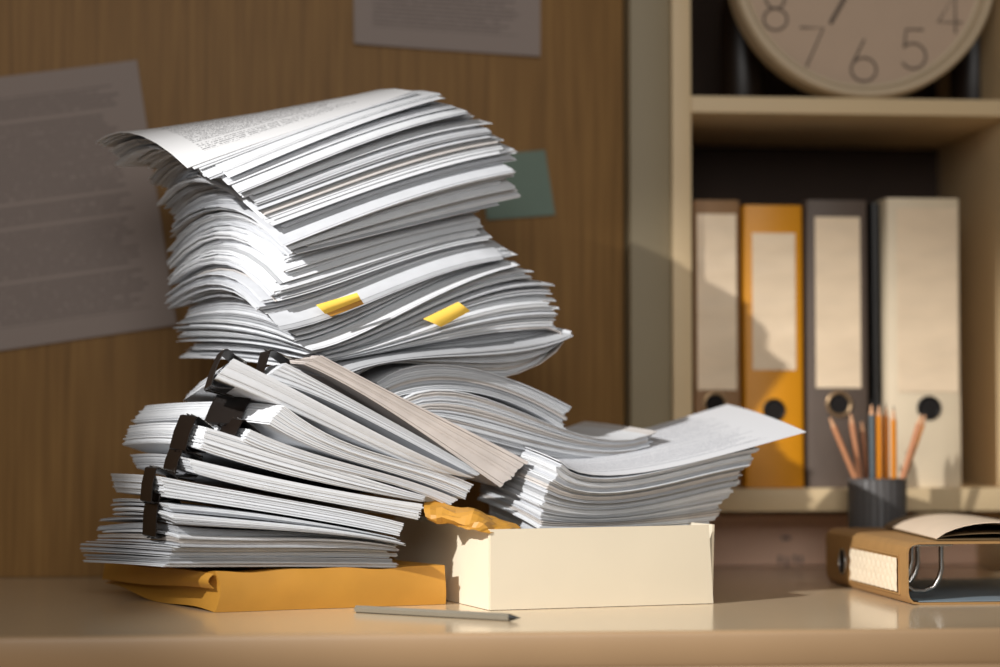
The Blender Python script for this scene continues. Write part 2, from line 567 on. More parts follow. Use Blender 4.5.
def clip(bun, vc, label, w=.02, over=.003, dy=0.0):
    lo, hi = bun
    a = lo.P(0, vc); b = hi.P(0, vc)
    g = lo.P(0, vc + .08) - lo.P(0, vc - .08); g.normalize()
    up = (b - a); th_ = up.length; up.normalize()
    inn = lo.P(.12, vc) - a; inn.normalize()
    inn = inn - g * inn.dot(g); inn.normalize()
    up = g.cross(inn) * -1
    if up.z < 0: up = -up
    mid = (a + b) / 2
    root = empty('binder_clip', mid - inn * .004)
    tag(root, label, 'clip')
    h = th_ / 2 + over

    def W(x, y, z): return mid + g * x + inn * y + up * z
    # triangular spring body: profile (inward, up) with real sheet thickness, open at the jaws
    outer = [(.019, h * .72), (.017, h * .9), (-.003, h + .0045), (-.0062, h + .003), (-.0075, 0), (-.0062, -h - .003), (-.003, -h - .0045), (.017, -h * .9), (.019, -h * .72)]
    t_ = .0009
    inner = [(y + (t_ if y < -.001 else 0), z - math.copysign(t_, z) if abs(z) > .0001 else 0) for y, z in outer]
    prof = outer + inner[::-1]
    n = len(prof)
    vs = [W(-w / 2, y, z) for y, z in prof] + [W(w / 2, y, z) for y, z in prof]
    fs = []
    for k in range(n):
        fs.append((k, (k + 1) % n, n + (k + 1) % n, n + k))
    ko = len(outer)
    for s in (0, n):
        for k in range(ko - 1):
            fs.append((s + k, s + k + 1, s + n - 2 - k, s + n - 1 - k))
    meshobj('clip_body', vs, fs, M['clip'], root, 30)
    # wire handles, one folded back over the top page, one under
    for s in (1, -1):
        pts = []
        zz = s * (h + .0052)
        for (x, y) in [(-.006, -.006), (-.0065, -.001), (-.006, .010), (-.004, .020), (-.002, .0235), (.002, .0235), (.004, .020), (.006, .010), (.0065, -.001), (.006, -.006)]:
            zq = zz - s * .0032 * max(0, min(1, (y + .006) / .03)) if s > 0 else zz + .0032 * max(0, min(1, (y + .006) / .03))
            pts.append(W(x, y, zq))
        v, f = tube_vf(pts, .00075, 6)
        meshobj('wire_handle', v, f, M['clip'] if s < 0 else M['chrome'], root, 60)
    return root


lowclip = (D[2], D[3])
clip(lowclip, .22, 'lowest black binder clip, biting the loose pile near the left edge', .04)
clip(b5, .2, 'black binder clip on the lowest clipped document, near the left edge', .042)
clip(b4, .25, 'black binder clip on the second clipped document from the bottom', .042)
clip(b3, .22, 'black binder clip on the third clipped document, above two smaller clips', .042)
clip(b25, .2, 'black binder clip just under the widest clip, beside the printed corner', .05)
clip(b2, .33, 'widest black binder clip, on the document whose pale end sticks out left', .06)
clip(b1, .2, 'brown-black binder clip at the upper left end of the large white document', .045)
clip(b0, .18, 'small black binder clip half hidden under the leaning tower', .035)

# ---- box ---------------------------------------------------------------


def quad_panel(name, p00, p10, p11, p01, thick, m, parent, n=6, warp=0.0):
    g = []
    for i in range(n + 1):
        row = []
        for j in range(n + 1):
            a, b = i / n, j / n
            p = p00.lerp(p10, a).lerp(p01.lerp(p11, a), b)
            row.append(p)
        g.append(row)
    nrm = (p10 - p00).cross(p01 - p00); nrm.normalize()
    for i in range(n + 1):
        for j in range(n + 1):
            g[i][j] = g[i][j] + nrm * warp * math.sin(PI * i / n) * math.sin(PI * j / n * .9)
    v, f, uv = slab_from_grid(g, thick)
    return meshobj(name, v, f, m, parent, 40)


def carton():
    A = at(490, 610, 0.0); A.z = 0
    B = at(713, 602, .06); B.z = 0
    ex = (B - A); L_ = ex.length; ex.normalize()
    ey = Vector((-.29, .957, 0)); ey.normalize()
    Hh = .085
    e = empty('cardboard_box', A)
    tag(e, 'open cream cardboard box holding the right-hand paper stack', 'box')
    z = Vector((0, 0, 1))
    A0 = A + z * .0005
    dep = .31
    Bt = B - ex * .005
    quad_panel('front_panel', A0, B + z * .0005, Bt + z * Hh * 1.01, A + ex * .0 + z * Hh, .002, M['box'], e, warp=.0015)
    Cc = A + ey * dep; Dd = B + ey * dep
    quad_panel('side_panel', A0 + ey * .0013, Cc + z * .0005, Cc + z * Hh, A + ey * .0013 + z * Hh, .002, M['box'], e, warp=.001)
    # right side panel leans outward, open at the near corner
    R0 = B + ey * .006 + ex * .0005
    quad_panel('side_panel', R0 + z * .0005 + ex * .001, Dd + z * .0005, Dd + z * Hh, R0 + ex * .0035 + z * Hh * 1.01, .0026, M['box'], e)
    quad_panel('rear_panel', Cc + z * .0005, Dd + z * .0005, Dd + z * Hh, Cc + z * Hh, .002, M['box'], e)
    quad_panel('bottom_panel', A + z * .0012 + ey * .002, B + z * .0012 + ey * .002, Dd + z * .0012, Cc + z * .0012, .0016, M['box_in'], e)
    return A, ex, ey


bxA, bxx, bxy = carton()

# ---- right stack in the box ----------------------------------------------
Y0 = .03
A_ = [Level([(552, 612), (606, 606), (662, 601), (714, 596)], [(520, 590), (490, 575)], .045, .08, .17),
      Level([(542, 530), (601, 529), (660, 526), (716, 521)], [(512, 513), (480, 500)], Y0, .10, .17),
      Level([(541, 505), (606, 513), (668, 504), (730, 490)], [(512, 492), (482, 478)], Y0, .10, .17),
      Level([(560, 463), (612, 478), (686, 464), (758, 448)], [(524, 448), (494, 440)], Y0, .10, .17)]
# hidden foot of the stack standing in the box
foot = Level([(548, 604), (603, 600), (660, 596), (712, 592)], [(520, 585), (492, 570)], .05, .075, .16)
fo_lo = foot
fo_hi = Level([(546, 531), (603, 530), (660, 527), (712, 522)], [(516, 514), (486, 501)], .045, .08, .16)
for lv in (fo_lo,):
    for p in lv.F: p.z = .004
    lv.g1.z = 0; lv.g2.z = 0
for k in range(3):
    o = make_sheaf('paper_sheaf', [fo_lo, fo_hi], k / 3, (k + 1) / 3, (.01, .99, .02, .98), PAPER[1], gap0=.0, gap1=.0, layer=.004)
    tag(o, 'white paper sheaf down inside the cream box under the right-hand stack', 'paper', 'sheaves down in the box')
labs = ['thin grey-white sheaf low in the boxed stack, just above the box rim',
        'thin white sheaf in the upper half of the curved stack standing in the cream box']
pile(A_[1:], labs, ['sheaves above the box rim', 'sheaves in the upper half of the boxed stack'], height=.0030, ju=.0018, jv=.0016, gap1=.03, g0=.01, g0x=.03)

top = Level([(560, 462), (620, 476), (712, 459), (806, 433)], [(524, 447), (494, 439)], Y0, .115, .17, K=0.01)
top2 = Level([(560, 460.8), (620, 474.8), (712, 458), (806, 432.3)], [(524, 446), (494, 438)], Y0, .115, .17, K=0.01)
v, f, uv = sheaf_mesh([top, top2], 0, 1, (0, 1, 0, 1), gap0=0, gap1=0)
o = meshobj('paper_sheet', v, f, PRINT_FINE, None, 35, uv)
tag(o, 'top printed sheet of the boxed stack, its right corner curling up to a point', 'paper')

# ---- middle flow of paper --------------------------------------------------
B_ = [Level([(462, 440), (520, 456), (570, 466), (612, 469)], [(430, 430), (400, 422)], .075, .09, .16),
      Level([(430, 415), (500, 432), (575, 449), (645, 447)], [(395, 408), (362, 402)], .07, .10, .16),
      Level([(400, 400), (482, 397), (570, 431), (652, 433)], [(370, 395), (340, 392)], .07, .10, .16)]
pile(B_, ['thin white sheaf in the lower layers of the wave sliding onto the boxed stack',
          'white sheaf in the middle layers of the paper wave right of the tower foot'], ['lower sheaves of the paper wave', 'middle sheaves of the paper wave'],
     height=.0032, ju=.005, jv=.003, gap1=.03, g0=.02, g0x=.06)
B2_ = [Level([(392, 397), (450, 390), (506, 401), (560, 429)], [(360, 392), (330, 388)], .075, .09, .16),
       Level([(376, 383), (438, 364), (508, 378), (572, 407)], [(345, 378), (315, 374)], .075, .09, .16)]
pile(B2_, ['thin white sheaf in the humped topmost layers of the wave of paper under the tower'], ['upper sheaves of the paper wave'], height=.0032, ju=.003, jv=.003, gap1=.03, g0=.02, g0x=.05)

# ---- leaning tower -----------------------------------------------------------
TW = [([(352, 386), (424, 366), (500, 379), (560, 343)], [(270, 364), (196, 357)], 0),
      ([(322, 362), (400, 348), (480, 334), (556, 329)], [(258, 352), (192, 350)], 0),
      ([(318, 355), (394, 330), (470, 298), (545, 285)], [(255, 342), (189, 340)], 0),
      ([(310, 345), (374, 319), (445, 284), (520, 260)], [(248, 328), (187, 325)], 0),
      ([(270, 312), (342, 290), (416, 262), (492, 245)], [(230, 288), (182, 305)], 0),
      ([(288, 268), (352, 248), (414, 231), (474, 218)], [(225, 230), (170, 262)], 0),
      ([(290, 248), (358, 232), (428, 215), (498, 199)], [(226, 212), (172, 240)], -.01),
      ([(284, 234), (360, 205), (438, 180), (516, 163)], [(230, 203), (176, 224)], -.03),
      ([(268, 216), (346, 188), (424, 163), (500, 146)], [(205, 178), (162, 203)], -.045),
      ([(250, 193), (330, 164), (408, 138), (486, 123)], [(212, 168), (180, 189)], -.06),
      ([(204, 171), (272, 144), (346, 117), (420, 95)], [(150, 137), (104, 149)], -.085)]
T = [Level(f_, g_, .055 if q_ < 2 else .05, .11 if q_ < 2 else .12, .18, K=k_) for q_, (f_, g_, k_) in enumerate(TW)]
tl = ['thin sheaf in the drooping bundle curling under at the foot of the leaning tower',
      'thin sheaf in the grey layers of the leaning tower beneath the right-hand yellow tab',
      'grey-white sheaf of the leaning tower level with the right-hand yellow tab',
      'white sheaf of the leaning tower in the band that carries the left yellow tab',
      'white sheaf of the leaning tower in the band just above the left yellow tab',
      'sheaf around the middle of the leaning tower, left end arching down in curls',
      'grey-edged sheaf in the leaning tower just below the sheets reaching the green note',
      'white sheaf in the leaning tower whose right end points at the green note',
      'white sheaf in the leaning tower just above the sheets that reach the green note',
      'sheaf close under the printed top sheet of the tower, left end fanned out']
tg = ['drooping sheaves at the tower foot', 'grey sheaves under the yellow tabs', 'sheaves level with the right yellow tab', 'sheaves of the left yellow tab band',
      'sheaves above the left yellow tab', 'curled sheaves at mid tower', 'grey-edged upper tower sheaves', 'sheaves pointing at the green note',
      'sheaves above the green note', 'top sheaves of the tower']
pile(T, tl, tg, height=.0028, ju=.0065, jv=.010, gap1=.16, wave=.1)

for i in range(3):
    dx = i * 3
    a = Level([(200 - dx * 2, 170.6 - i * 1.2), (270 - dx, 143.6 - i * 1.2), (345, 116.4 - i), (419 - dx, 94 - i * 1.2)], [(148 - dx * 2, 136 - i), (102 - dx, 147 - i * 2)], .05, .12, .18, K=-.085)
    b = Level([(200 - dx * 2, 169.8 - i * 1.2), (270 - dx, 142.8 - i * 1.2), (345, 115.6 - i), (419 - dx, 93.2 - i * 1.2)], [(148 - dx * 2, 135.2 - i), (102 - dx, 146.3 - i * 2)], .05, .12, .18, K=-.085)
    v, f, uv = sheaf_mesh([a, b], 0, 1, (0, 1, 0, 1), gap0=0, gap1=0)
    o = meshobj('paper_sheet', v, f, PRINT if i == 2 else PAPER[0], None, 35, uv)
    tag(o, ['loose white sheet third from the top of the leaning tower', 'loose white sheet directly under the printed top sheet of the tower',
            'printed top sheet of the leaning tower, left corner drooping'][i], 'paper')

# cover sheet folded round the curled bundle at the tower's right foot
pp = [(478, 331), (520, 328.5), (548, 327.5), (560, 332), (564, 341), (556, 352), (540, 364), (515, 374), (494, 380)]
g = []
for k in range(len(pp)):
    x, y = pp[k]
    p0 = at(x, y, .128 + (x - 478) / 86 * .03); p1 = at(x - 45, y + 2, .128 + (x - 478) / 86 * .03 + .13)
    g.append([p0.lerp(p1, q / 4) for q in range(5)])
v, f, uv = slab_from_grid(g, .0008)
o = meshobj('folded_cover_sheet', v, f, BEIGE_PAPER, None, 60, uv)
tag(o, 'thin cover sheet folded in a loop round the curled bundle at the tower foot', 'paper')

# yellow index tabs


def tab(pts, fold, Y, label):
    root = empty('index_tab', at(pts[0][0], pts[0][1], Y)); tag(root, label, 'sticky tab', None)
    a, b, c, d = [at(x, y, Y + (x - pts[0][0]) * .0003) for x, y in pts]
    g = []
    for i in range(7):
        row = []
        for j in range(4):
            p = a.lerp(b, i / 6).lerp(d.lerp(c, i / 6), j / 3)
            p.y -= .004 * math.sin(PI * j / 3) + .002 * (i / 6) ** 2
            row.append(p)
        g.append(row)
    v, f, uv = slab_from_grid(g, .0004)
    meshobj('flag', v, f, M['flag'], root, 60)
    if fold:
        a, b, c, d = [at(x, y, Y + .003 + (x - fold[0][0]) * .0003) for x, y in fold]
        g = [[a.lerp(b, i / 4).lerp(d.lerp(c, i / 4), j / 2) for j in range(3)] for i in range(5)]
        v, f, uv = slab_from_grid(g, .0004)
        meshobj('darker_fold', v, f, M['envelope'], root, 60)  # lower fold of the same yellow tab, given a darker yellow


tab([(316, 305), (357, 293), (361, 300), (325, 314)], [(325, 313), (361, 299.5), (364, 304), (331, 316.5)], .038, 'small yellow tab with a darker lower fold, left one of the two on the tower')
tab([(423, 319), (458, 302), (470, 311), (441, 327)], None, .088, 'small bright yellow tab without a fold, right one of the two on the tower')

# crumpled yellow paper on the box rim
rows = [[(424, 503, .07), (440, 501, .07), (458, 507, .055), (474, 510, .045), (492, 515, .04), (508, 522, .035), (521, 529, .03)],
        [(424, 509, .055), (440, 510, .05), (458, 514, .03), (474, 511, .018), (490, 520, .018), (502, 526, .018), (512, 530, .018)],
        [(425, 515, .045), (440, 519, .04), (456, 520, .02), (470, 524, .008), (484, 523, .004), (494, 529, .007), (502, 532, .008)],
        [(428, 519, .05), (440, 523, .045), (455, 525, .035), (466, 528, .012), (474, 532, -.002), (484, 530.5, -.003), (492, 532, -.002)]]
rnd = random.Random(5)
g = []
NI, NJ = 17, 8
for i in range(NI):
    row = []
    for j in range(NJ):
        x = i / (NI - 1) * 6; y = j / (NJ - 1) * 3
        xi, yi = min(5, int(x)), min(2, int(y)); fx, fy = x - xi, y - yi
        def q(a, b): return Vector(rows[b][a])
        p = q(xi, yi).lerp(q(xi + 1, yi), fx).lerp(q(xi, yi + 1).lerp(q(xi + 1, yi + 1), fx), fy)
        w = at(p.x, p.y, p.z)
        w.z += .0020 * math.sin(2.6 * x + 2.2 * y) * math.sin(3.3 * y + 1) + .0011 * rnd.uniform(-1, 1)
        w.y += .0020 * rnd.uniform(-1, 1)
        row.append(w)
    g.append(row)
v, f, uv = slab_from_grid(g, .0006)
o = meshobj('crumpled_wrapping_paper', v, f, M['envelope'], None, 9, uv)
tag(o, 'crumpled piece of yellow kraft paper tucked over the left rim of the cream box', 'paper')

# ---- pencil maker ------------------------------------------------------------


def pencil(tip, tail, body_m, wood_m, label, group=None, r=.0036, lead_m=None, name='pencil', short_wood=False, flat_tip=False):
    tip = Vector(tip); tail = Vector(tail)
    d = tip - tail; L_ = d.length; d.normalize()
    root = empty(name, tail); tag(root, label, 'pencil', group)
    a = d.orthogonal(); a.normalize(); b = d.cross(a)

    def loft(nm, secs, m, n=6, sm=20):
        vs, fs = [], []
        for (s, rr) in secs:
            for j in range(n):
                q = 2 * PI * j / n
                vs.append(tail + d * s + (a * math.cos(q) + b * math.sin(q)) * rr)
        for i in range(len(secs) - 1):
            for j in range(n):
                fs.append((i * n + j, i * n + (j + 1) % n, (i + 1) * n + (j + 1) % n, (i + 1) * n + j))
        fs.append(tuple(range(n))); fs.append(tuple((len(secs) - 1) * n + j for j in range(n)))
        meshobj(nm, vs, fs, m, root, sm)
    cone = .019 if not short_wood else .013
    loft('pencil_body', [(0, r * .93), (.0007, r), (L_ - cone, r), (L_ - cone + .0006, r * .92)], body_m, 6)
    loft('sharpened_wood', [(L_ - cone + .0002, r * .9), (L_ - cone * .32, r * .30)], wood_m, 12, 50)
    loft('lead', [(L_ - cone * .33, r * .30), (L_, r * .04)], lead_m or M['lead'], 10, 50)


p0 = at(356, 609, -.043); p1 = at(521, 618, -.043)
p0 = CAM + (p0 - CAM) * ((.0037 - CAM.z) / (p0 - CAM).z); p1 = CAM + (p1 - CAM) * ((.0037 - CAM.z) / (p1 - CAM).z)
pencil(p1, p0, M['grey_lacq'], M['lead'], 'grey pencil with a black sharpened end lying on the desk in front of the box', r=.0040, short_wood=True)

# ---- pencil cup -------------------------------------------------------------
CY = .385


def cup():
    c = at(877, 480, CY); c.z = 0
    R = 29.5 * (CY + 2.1) / 1995
    H = at(877, 480, CY - R).z
    root = empty('pencil_cup', c); tag(root, 'dark grey ribbed pencil cup standing behind the brown file', 'cup')
    n = 96; vs, fs = [], []
    prof = [(0, 0, 0), (R - .001, 0, 0), (R, .001, 1), (R, H - .001, 1), (R - .0005, H, 0), (R - .0030, H, 0), (R - .0034, H - .002, 0), (R - .0034, .004, 0), (0, .004, 0)]
    for (r, z, rib) in prof:
        for j in range(n):
            q = 2 * PI * j / n
            rr = r - (.0013 if (rib and j % 4 in (0,)) else 0)
            vs.append(c + Vector((rr * math.cos(q), rr * math.sin(q), z)))
    for i in range(len(prof) - 1):
        for j in range(n):
            fs.append((i * n + j, i * n + (j + 1) % n, (i + 1) * n + (j + 1) % n, (i + 1) * n + j))
    meshobj('cup_body', vs, fs, M['cup'], root, 30)
    v, f = tube_vf([c + Vector(((R - .0012) * math.cos(2 * PI * k / 48), (R - .0012) * math.sin(2 * PI * k / 48), H)) for k in range(48)], .0016, 8, True)
    meshobj('rim', v, f, M['cup'], root, 60)
    return c, R, H


cc, cR, cH = cup()


def inpencil(tx, ty, bx, Yt, Yb, body, wood, label, group=None, zb=.006):
    """pencil in the cup: tip seen at tx,ty; passes the rim at bx"""
    tip = at(tx, ty, Yt); rim = at(bx, 480, Yb)
    d = rim - tip
    tail = tip + d * ((zb - tip.z) / d.z)
    L_ = (tail - tip).length
    if L_ > .178: tail = tip + (tail - tip) * (.178 / L_)
    pencil(tip, tail, body, wood, label, group)


inpencil(828, 413, 856, CY - .005, CY - .008, M['rose'], M['wood'], 'bare wood pencil leaning furthest left in the grey cup')
inpencil(850, 409, 860, CY + .012, CY + .008, M['rose'], M['wood'], 'bare wood pencil leaning slightly left, second from the left in the grey cup')
inpencil(861, 417, 867, CY + .022, CY + .018, M['dbrown'], M['wood'], 'dark brown pencil standing between the bare wood ones and the blue-grey one')
inpencil(871.5, 400, 872.5, CY - .012, CY - .01, M['blue'], M['wood'], 'blue-grey pencil with a wooden tip standing upright in the grey cup')
inpencil(879, 401, 879.5, CY - .014, CY - .012, M['orange'], M['wood'], 'orange pencil right beside the blue-grey one in the grey cup')
inpencil(886, 402, 886.5, CY - .005, CY - .003, M['orange'], M['wood'], 'middle one of the three upright orange pencils in the grey cup')
inpencil(893.5, 405, 894, CY - .013, CY - .011, M['orange'], M['wood'], 'shortest upright orange pencil, right one of the three in the grey cup')
inpencil(923, 410, 902, CY - .012, CY - .010, M['rose'], M['wood'], 'bare wood pencil leaning right out of the grey cup, in front')
inpencil(927, 411, 902.5, CY + .012, CY + .012, M['orange'], M['wood'], 'orange pencil leaning right behind the bare wood one')

# ---- lever arch file lying on the desk --------------------------------------


def lever_file():
    n0 = at(908, 608, .025); n0.z = 0
    f0 = at(827, 584, .335); f0.z = 0
    ax = (f0 - n0); Ln = ax.length; ax.normalize()
    side = Vector((ax.y, -ax.x, 0))   # to the right
    if side.x < 0: side = -side
    H = .0665; W_ = .285
    root = empty('lever_arch_file', n0)
    tag(root, 'brown cardboard lever arch file lying on its side at the right desk edge', 'file')
    z = Vector((0, 0, 1))
    t = .0022
    # covers and spine: one bent card with rounded corners
    prof = [(W_, .0012), (.014, .0012), (.006, .0022), (.0016, .007), (.0, .013), (0, H - .011), (.0016, H - .005), (.006, H - .0014), (.013, H), (W_, H)]

    def card(nm, k0, k1, m, off=0.0):
        g = []
        for k in range(k0, k1):
            s, h = prof[k]
            g.append([n0 + side * (s + off) + z * h + ax * (Ln * q / 10) for q in range(11)])
        v, f, uv = slab_from_grid(g, t)
        return meshobj(nm, v, f, m, root, 30)
    card('file_card', 0, len(prof), M['kraft'])
    # blue grey lining of the bottom cover
    g = [[n0 + side * s + z * .0032 + ax * (.003 + (Ln - .006) * q / 4) for q in range(5)] for s in (.014, .1, .2, W_ - .004)]
    v, f, uv = slab_from_grid(g, .0008); meshobj('inner_lining', v, f, M['kraft_dark'], root)
    # label: crinkled, in a raised frame on the spine
    l0, l1, h0, h1 = .028, .20, .0125, .049
    g = []
    for i in range(41):
        row = []
        for j in range(6):
            a = l0 + (l1 - l0) * i / 40; h = h0 + (h1 - h0) * j / 5
            row.append(n0 - side * (.0019 + .0012 * (1 + math.sin(i * 1.6 + (j % 2) * 2.6))) + ax * a + z * h)
        g.append(row)
    v, f, uv = slab_from_grid(g, .0005); lbl = meshobj('spine_label', v, f, M['plabel'], root)
    fr = [(l0 - .003, h0 - .0025), (l1 + .003, h0 - .0025), (l1 + .003, h1 + .0025), (l0 - .003, h1 + .0025)]
    v, f = tube_vf([n0 - side * .0016 + ax * a + z * h for a, h in fr], .0011, 6, True)
    meshobj('label_frame', v, f, M['kraft'], lbl, 40)
    # finger hole with metal ring
    hc = n0 + ax * .238 + z * .031
    ring = [hc - side * .0018 + ax * (.0135 * math.cos(2 * PI * k / 32)) + z * (.0155 * math.sin(2 * PI * k / 32)) for k in range(32)]
    v, f = tube_vf(ring, .0011, 8, True); meshobj('hole_ring', v, f, M['chrome'], root, 60)
    vs = [hc - side * .0014] + [p + side * .0004 for p in ring]
    fs = [(0, 1 + k, 1 + (k + 1) % 32) for k in range(32)]
    vs2 = vs + [q - side * .0004 for q in vs]
    fs2 = fs + [(33, 34 + (k + 1) % 32, 34 + k) for k in range(32)] + [(1 + k, 1 + (k + 1) % 32, 34 + (k + 1) % 32, 34 + k) for k in range(32)]
    meshobj('finger_hole', vs2, fs2, M['hole'], root)
    vs, fs = box_vf(.010, .058, .02, .14, H - .0045, H - .0018, .0005)
    vs = [n0 + side * p.x + ax * p.y + z * p.z for p in vs]
    rb = meshobj('ring_base', vs, fs, M['chrome'], root, 40)
    # ring mechanism: base plate under the top cover, two hoops
    for i, a in enumerate((.035, .115)):
        hp = []
        for (s, h) in [(.016, H - .004), (.0165, H - .02), (.008 + .006, H - .030), (.010, .026), (.010, .018), (.018, .0125), (.03, .012), (.041, .0165), (.047, .026), (.05, .036), (.05, H - .004)]:
            hp.append(n0 + side * s + z * h + ax * a)
        v, f = tube_vf(hp, .0028, 8); meshobj('ring_hoop', v, f, M['chrome'], rb, 60)
    return n0, ax, side, H


fn0, fax, fside, fH = lever_file()

# booklet on the file


def booklet():
    root = empty('open_booklet', fn0 + Vector((.08, .1, fH + .002)))
    tag(root, 'limp cream booklet with bulging pages lying on top of the brown file', 'booklet')
    zt = fH + .0022
    near = CAM + (at(936, 540, .05) - CAM) * ((zt - CAM.z) / (at(936, 540, .05) - CAM).z)
    far = at(884, 518, .26); far = CAM + (far - CAM) * ((zt + .003 - CAM.z) / (far - CAM).z)
    far.y = min(far.y, .30); far.z = zt + .002
    far.x = at(884, 518, far.y).x
    rt = Vector((1, .02, 0))
    # bottom cover, upper cover with hump
    def sheet(nm, prof, m, th_=.0009, lo=0.0, hi=1.0):
        g = []
        for i in range(17):
            q = i / 16
            row = []
            for j in range(7):
                w = lo + (hi - lo) * j / 6
                b = near.lerp(far, w)
                s, h = prof(q, w)
                row.append(Vector((b.x + rt.x * s, b.y + rt.y * s, max(b.z, zt) + h)))
            g.append(row)
        v, f, uv = slab_from_grid(g, th_)
        meshobj(nm, v, f, m, root, 50)
    Wd = .17
    sheet('lower_cover', lambda q, w: (Wd * q, .0 + .0004), M['bagd'])
    hump = lambda q: .0155 * math.sin(PI * min(1, q * 1.25)) ** .8 if q < .8 else .0
    up_ = lambda q: .0008 + .0175 * (math.sin(PI * min(1.0, q ** .75)) ** 1.0 if q < 1 else 0)
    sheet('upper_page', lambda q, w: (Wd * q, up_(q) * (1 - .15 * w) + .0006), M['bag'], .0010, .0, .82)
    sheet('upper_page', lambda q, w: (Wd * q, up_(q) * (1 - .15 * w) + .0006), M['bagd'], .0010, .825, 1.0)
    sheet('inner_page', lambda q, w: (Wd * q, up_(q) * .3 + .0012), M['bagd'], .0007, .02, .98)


booklet()

# ---------------------------------------------------------------- setting
DF = -.223     # front edge of the desk
desk = empty('desk', (.3, .2, 0)); tag(desk, 'glossy cream desk carrying the papers, box and pencil', 'desk')
prof = [(.80, 0), (.0 + DF + .006, 0), (DF + .0025, -.0008), (DF + .0006, -.003), (DF, -.006)]
# top slab
bm_v, bm_f = box_vf(-1.6, 2.2, DF + .004, .80, -.032, 0, .0)
meshobj('desk_top', bm_v, bm_f, M['desk'], desk)
xs = (-1.6, 2.2)
ep = [(DF + .004, 0), (DF + .002, -.0004), (DF + .0006, -.0016), (DF, -.004), (DF, -.030), (DF + .002, -.034), (DF + .004, -.034)]
vs = [Vector((x, y, z)) for x in xs for y, z in ep]; n = len(ep)
fs = [(k, k + 1, n + k + 1, n + k) for k in range(n - 1)] + [(n - 1, 0, n, 2 * n - 1)] + [tuple(range(n)), tuple(range(n, 2 * n))]
meshobj('edge_band', vs, fs, M['edge'], desk, 50)
# apron and end panels below the top, so that the desk stands
boxo('apron', -1.5, 2.1, DF + .002, DF + .022, -.12, -.034, M['edge'], desk)
for x in (-1.5, 2.06):
    boxo('end_panel', x, x + .04, DF + .03, .78, -.75, -.033, M['shelf'], desk)

WX = at(624, 300, .5).x
fl = boxo('floor', -3, 3.2, -3.4, .9, -.80, -.75, M['kraft'], None, 0); struct(fl)
w = boxo('wall_back', -2.6, WX, .5, .8, .0006, 1.9, M['wall'], None, .0008); struct(w)
w2 = boxo('wall_right', 1.6, 2.4, .5, .8, .0006, 1.9, M['wall'], None, .0); struct(w2)

SY = .45; SX0 = at(673, 300, SY).x; SXI = at(692, 300, SY).x; SXR = at(1013, 300, SY).x
t = boxo('trim_1', WX + .003, SX0 - .0005, SY + .012, .80, .0006, 1.9, M['olive'], None, .002); struct(t)
shelf = empty('bookcase', (SX0, SY, 0)); tag(shelf, 'cream open bookcase with the clock and the row of binders', 'bookcase')
ZT = 1.35
boxo('side_panel', SX0, SXI, SY, .80, .0008, ZT, M['shelf'], shelf, .0012)
boxo('side_panel', SXR, SXR + .022, SY, .80, .0008, ZT, M['shelf'], shelf, .0012)
zb1 = at(800, 488.5, SY).z; zb0 = at(800, 511.5, SY).z
zu1 = at(800, 97, SY).z; zu0 = at(800, 113.5, SY).z
boxo('shelf_board', SXI + .0003, SXR - .0003, SY + .001, .765, zb0, zb1, M['shelf'], shelf, .001)
boxo('shelf_board', SXI + .0003, SXR - .0003, SY + .001, .765, zu0, zu1, M['shelf'], shelf, .001)
boxo('top_board', SXI + .0003, SXR - .0003, SY + .001, .765, ZT - .024, ZT - .001, M['shelf'], shelf, .001)
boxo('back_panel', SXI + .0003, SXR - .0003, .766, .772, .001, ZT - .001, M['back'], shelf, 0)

# ---- binders ------------------------------------------------------------------


